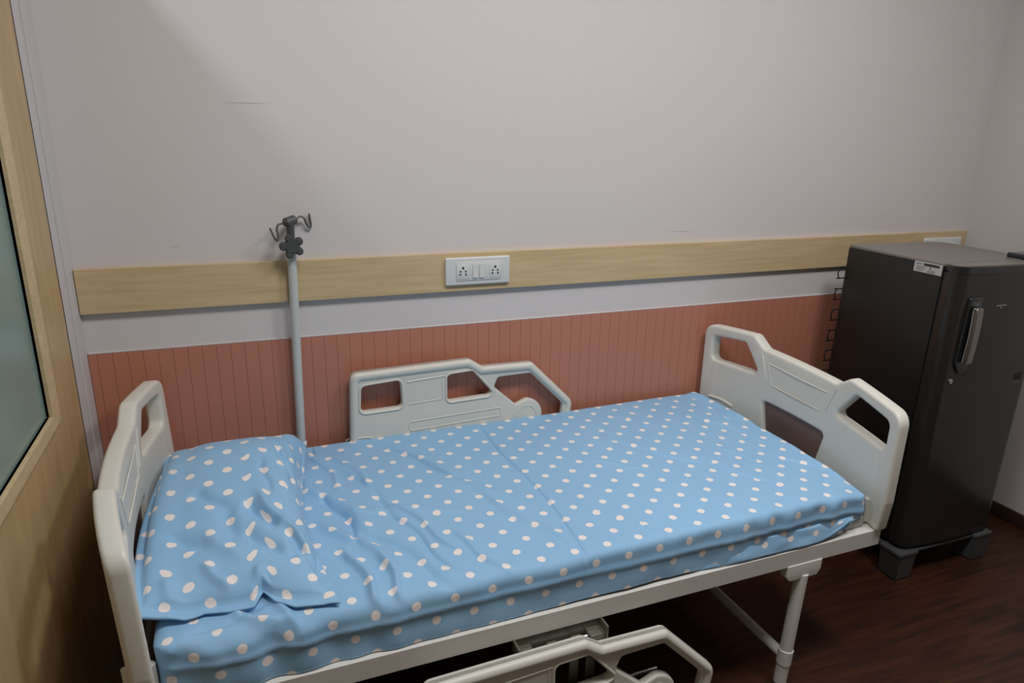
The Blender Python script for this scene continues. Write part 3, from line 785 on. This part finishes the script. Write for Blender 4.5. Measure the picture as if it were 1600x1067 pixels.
bmesh.ops.bevel(bm, geom=[e for e in bm.edges if e.calc_face_angle(0) > 0.6], offset=0.004, segments=3, affect='EDGES')
hnd.bm(bm); hnd.build('chrome_grip', mat('satin_grip', (0.33, 0.31, 0.29), 0.28, 0.9), rec)
MB().tube([(0.073, -0.094, 0.785), (0.073, -0.098, 0.885), (0.073, -0.094, 0.985)], 0.0035, 10).build('chrome_edge', M['chrome'], rec)
lg = MB()
for k_, (dx_, hh_) in enumerate([(0, 0.010), (0.006, 0.006), (0.011, 0.006), (0.016, 0.007), (0.021, 0.006), (0.027, 0.011)]):
    lg.box(0.080+dx_, 0.0815+dx_, -0.0848, -0.0835, 1.003, 1.003+hh_)
lg.tube([(0.078, -0.0842, 1.000), (0.092, -0.0842, 0.997), (0.110, -0.0842, 1.001)], 0.0008, 6)
lg.build('handle_emblem', M['chrome'], rec)
MB().cyl((0.062, -0.070, 0.706), (0.062, -0.0795, 0.706), 0.0098, seg=24, bev=0.002).box(0.0612, 0.0628, -0.0802, -0.0790, 0.7015, 0.7105).build('door_lock', M['chrome'], door)
e = MB(); yb_ = yfront(0.23)-0.0006
for k_ in range(9): e.box(0.205+0.006*k_, 0.209+0.006*k_, yb_-0.0007, yb_+0.001, 0.987, 0.992)
e.box(0.228, 0.234, yb_-0.0007, yb_+0.001, 0.978, 0.984)
e.build('door_emblem', M['chrome'], door)
yb_ = yfront(0.43)-0.0006
MB().box(0.405, 0.455, yb_-0.0012, yb_+0.002, 0.655, 0.675, 0.0005).build('door_badge', M['stand'], door)
MB().box(0.410, 0.455, yb_-0.0012, yb_+0.002, 0.677, 0.705, 0.0005).build('door_badge', M['black'], door)
# hinge cover on top right
MB().box(Wd-0.11, Wd-0.004, -0.030, 0.060, Hh, Hh+0.020, 0.005).build('hinge_cover', M['fridge_trim'], fr)
# faint embossed marks on the top
e = MB()
for k_ in range(7): e.box(0.12+0.013*k_, 0.129+0.013*k_, Dp-0.19, Dp-0.178, Hh+0.0005, Hh+0.0018)
e.build('top_marking', M['greyink'], fr)
# rating sticker on the left side
st = MB().box(-0.0012, 0.0, 0.003, 0.118, Hh-0.047, Hh-0.008).build('rating_sticker', M['paper'], fr)
e = MB()
def smark(y0, y1, z0, z1, mb): mb.box(-0.0017, -0.001, 0.118-y1, 0.118-y0, Hh-0.008-z1, Hh-0.008-z0)
smark(0.040, 0.104, 0.004, 0.013, e); smark(0.066, 0.070, 0.016, 0.023, e)
e.build('sticker_print', M['ink'], st)
e2 = MB(); smark(0.008, 0.030, 0.006, 0.010, e2)
for q in range(4): smark(0.058, 0.090, 0.026+q*0.003, 0.0272+q*0.003, e2)
for q in range(6): smark(0.012, 0.050-q*0.002, 0.016+q*0.0032, 0.0168+q*0.0032, e2)
e2.build('sticker_print', M['greyink'], st)
# condenser coil on the back
c = MB(); pts = []; z_ = Hh-0.10; sgn = 0; step = 0.092; y_ = Dp+0.020
while z_ > 0.10:
    c.tube([(Wd-0.05, y_, z_), (0.02, y_, z_), (0.0, y_, z_), (-0.009, y_, z_-step*0.06), (-0.015, y_, z_-step/4), (-0.009, y_, z_-step*0.44), (0.0, y_, z_-step/2), (0.02, y_, z_-step/2), (Wd-0.05, y_, z_-step/2)], 0.0026, 8, sub=3)
    z_ -= step
c.tube([(0.03, y_-0.006, Hh-0.06), (0.03, y_-0.006, 0.1)], 0.003, 6, sub=1).tube([(Wd-0.06, y_-0.006, Hh-0.06), (Wd-0.06, y_-0.006, 0.1)], 0.003, 6, sub=1)
for zz in (Hh-0.08, 0.5, 0.12): c.cyl((0.03, Dp-0.003, zz), (0.03, y_, zz), 0.004, seg=8).cyl((Wd-0.06, Dp-0.003, zz), (Wd-0.06, y_, zz), 0.004, seg=8)
c.build('condenser_coil', M['fridge_side'], fr)

sd = thing('fridge_stand', 'grey plastic four-footed stand under the refrigerator', 'appliance stand', (FX0, FY0, 0), 0)
SX0, SX1, SY0, SY1 = -0.020, 0.506, -0.090, 0.42
def foot(x0, y0, x1, y1):
    m = MB()
    bm = bmesh.new(); bmesh.ops.create_cube(bm, size=1)
    cx_, cy_ = (x0+x1)/2, (y0+y1)/2
    for v in bm.verts:
        k_ = 1.0 if v.co.z > 0 else 0.86
        v.co = Vector((cx_+v.co.x*(x1-x0)*k_, cy_+v.co.y*(y1-y0)*k_, 0.0545+v.co.z*0.109))
    bmesh.ops.bevel(bm, geom=list(bm.edges), offset=0.006, segments=3, affect='EDGES')
    m.bm(bm); m.box(x0-0.002, x1+0.002, y0-0.002, y1+0.002, 0.108, 0.126, 0.004)
    return m.build('foot', M['stand'], sd)
fw = 0.098
for (a, b_) in ((SX0, SY0), (SX1-fw, SY0), (SX0, SY1-fw), (SX1-fw, SY1-fw)): foot(a, b_, a+fw, b_+fw)
m = MB()
for yy in (SY0+0.012, SY1-0.030): m.box(SX0+fw-0.01, SX1-fw+0.01, yy, yy+0.022, 0.112, 0.123, 0.003)
for xx in (SX0+0.02, SX1-0.042): m.box(xx, xx+0.022, SY0+fw-0.01, SY1-fw+0.01, 0.104, 0.124, 0.003)
m.build('stand_frame', M['stand'], sd)
for q in ((0.02, 0.0), (0.42, 0.0), (0.02, 0.33), (0.42, 0.33)):
    MB().cyl((q[0]+0.03, q[1]+0.03, (0.127 if q[0] < 0.2 else 0.1325)-FZ0), (q[0]+0.03, q[1]+0.03, 0.142-FZ0), 0.02).build('levelling_foot', M['black'], fr)
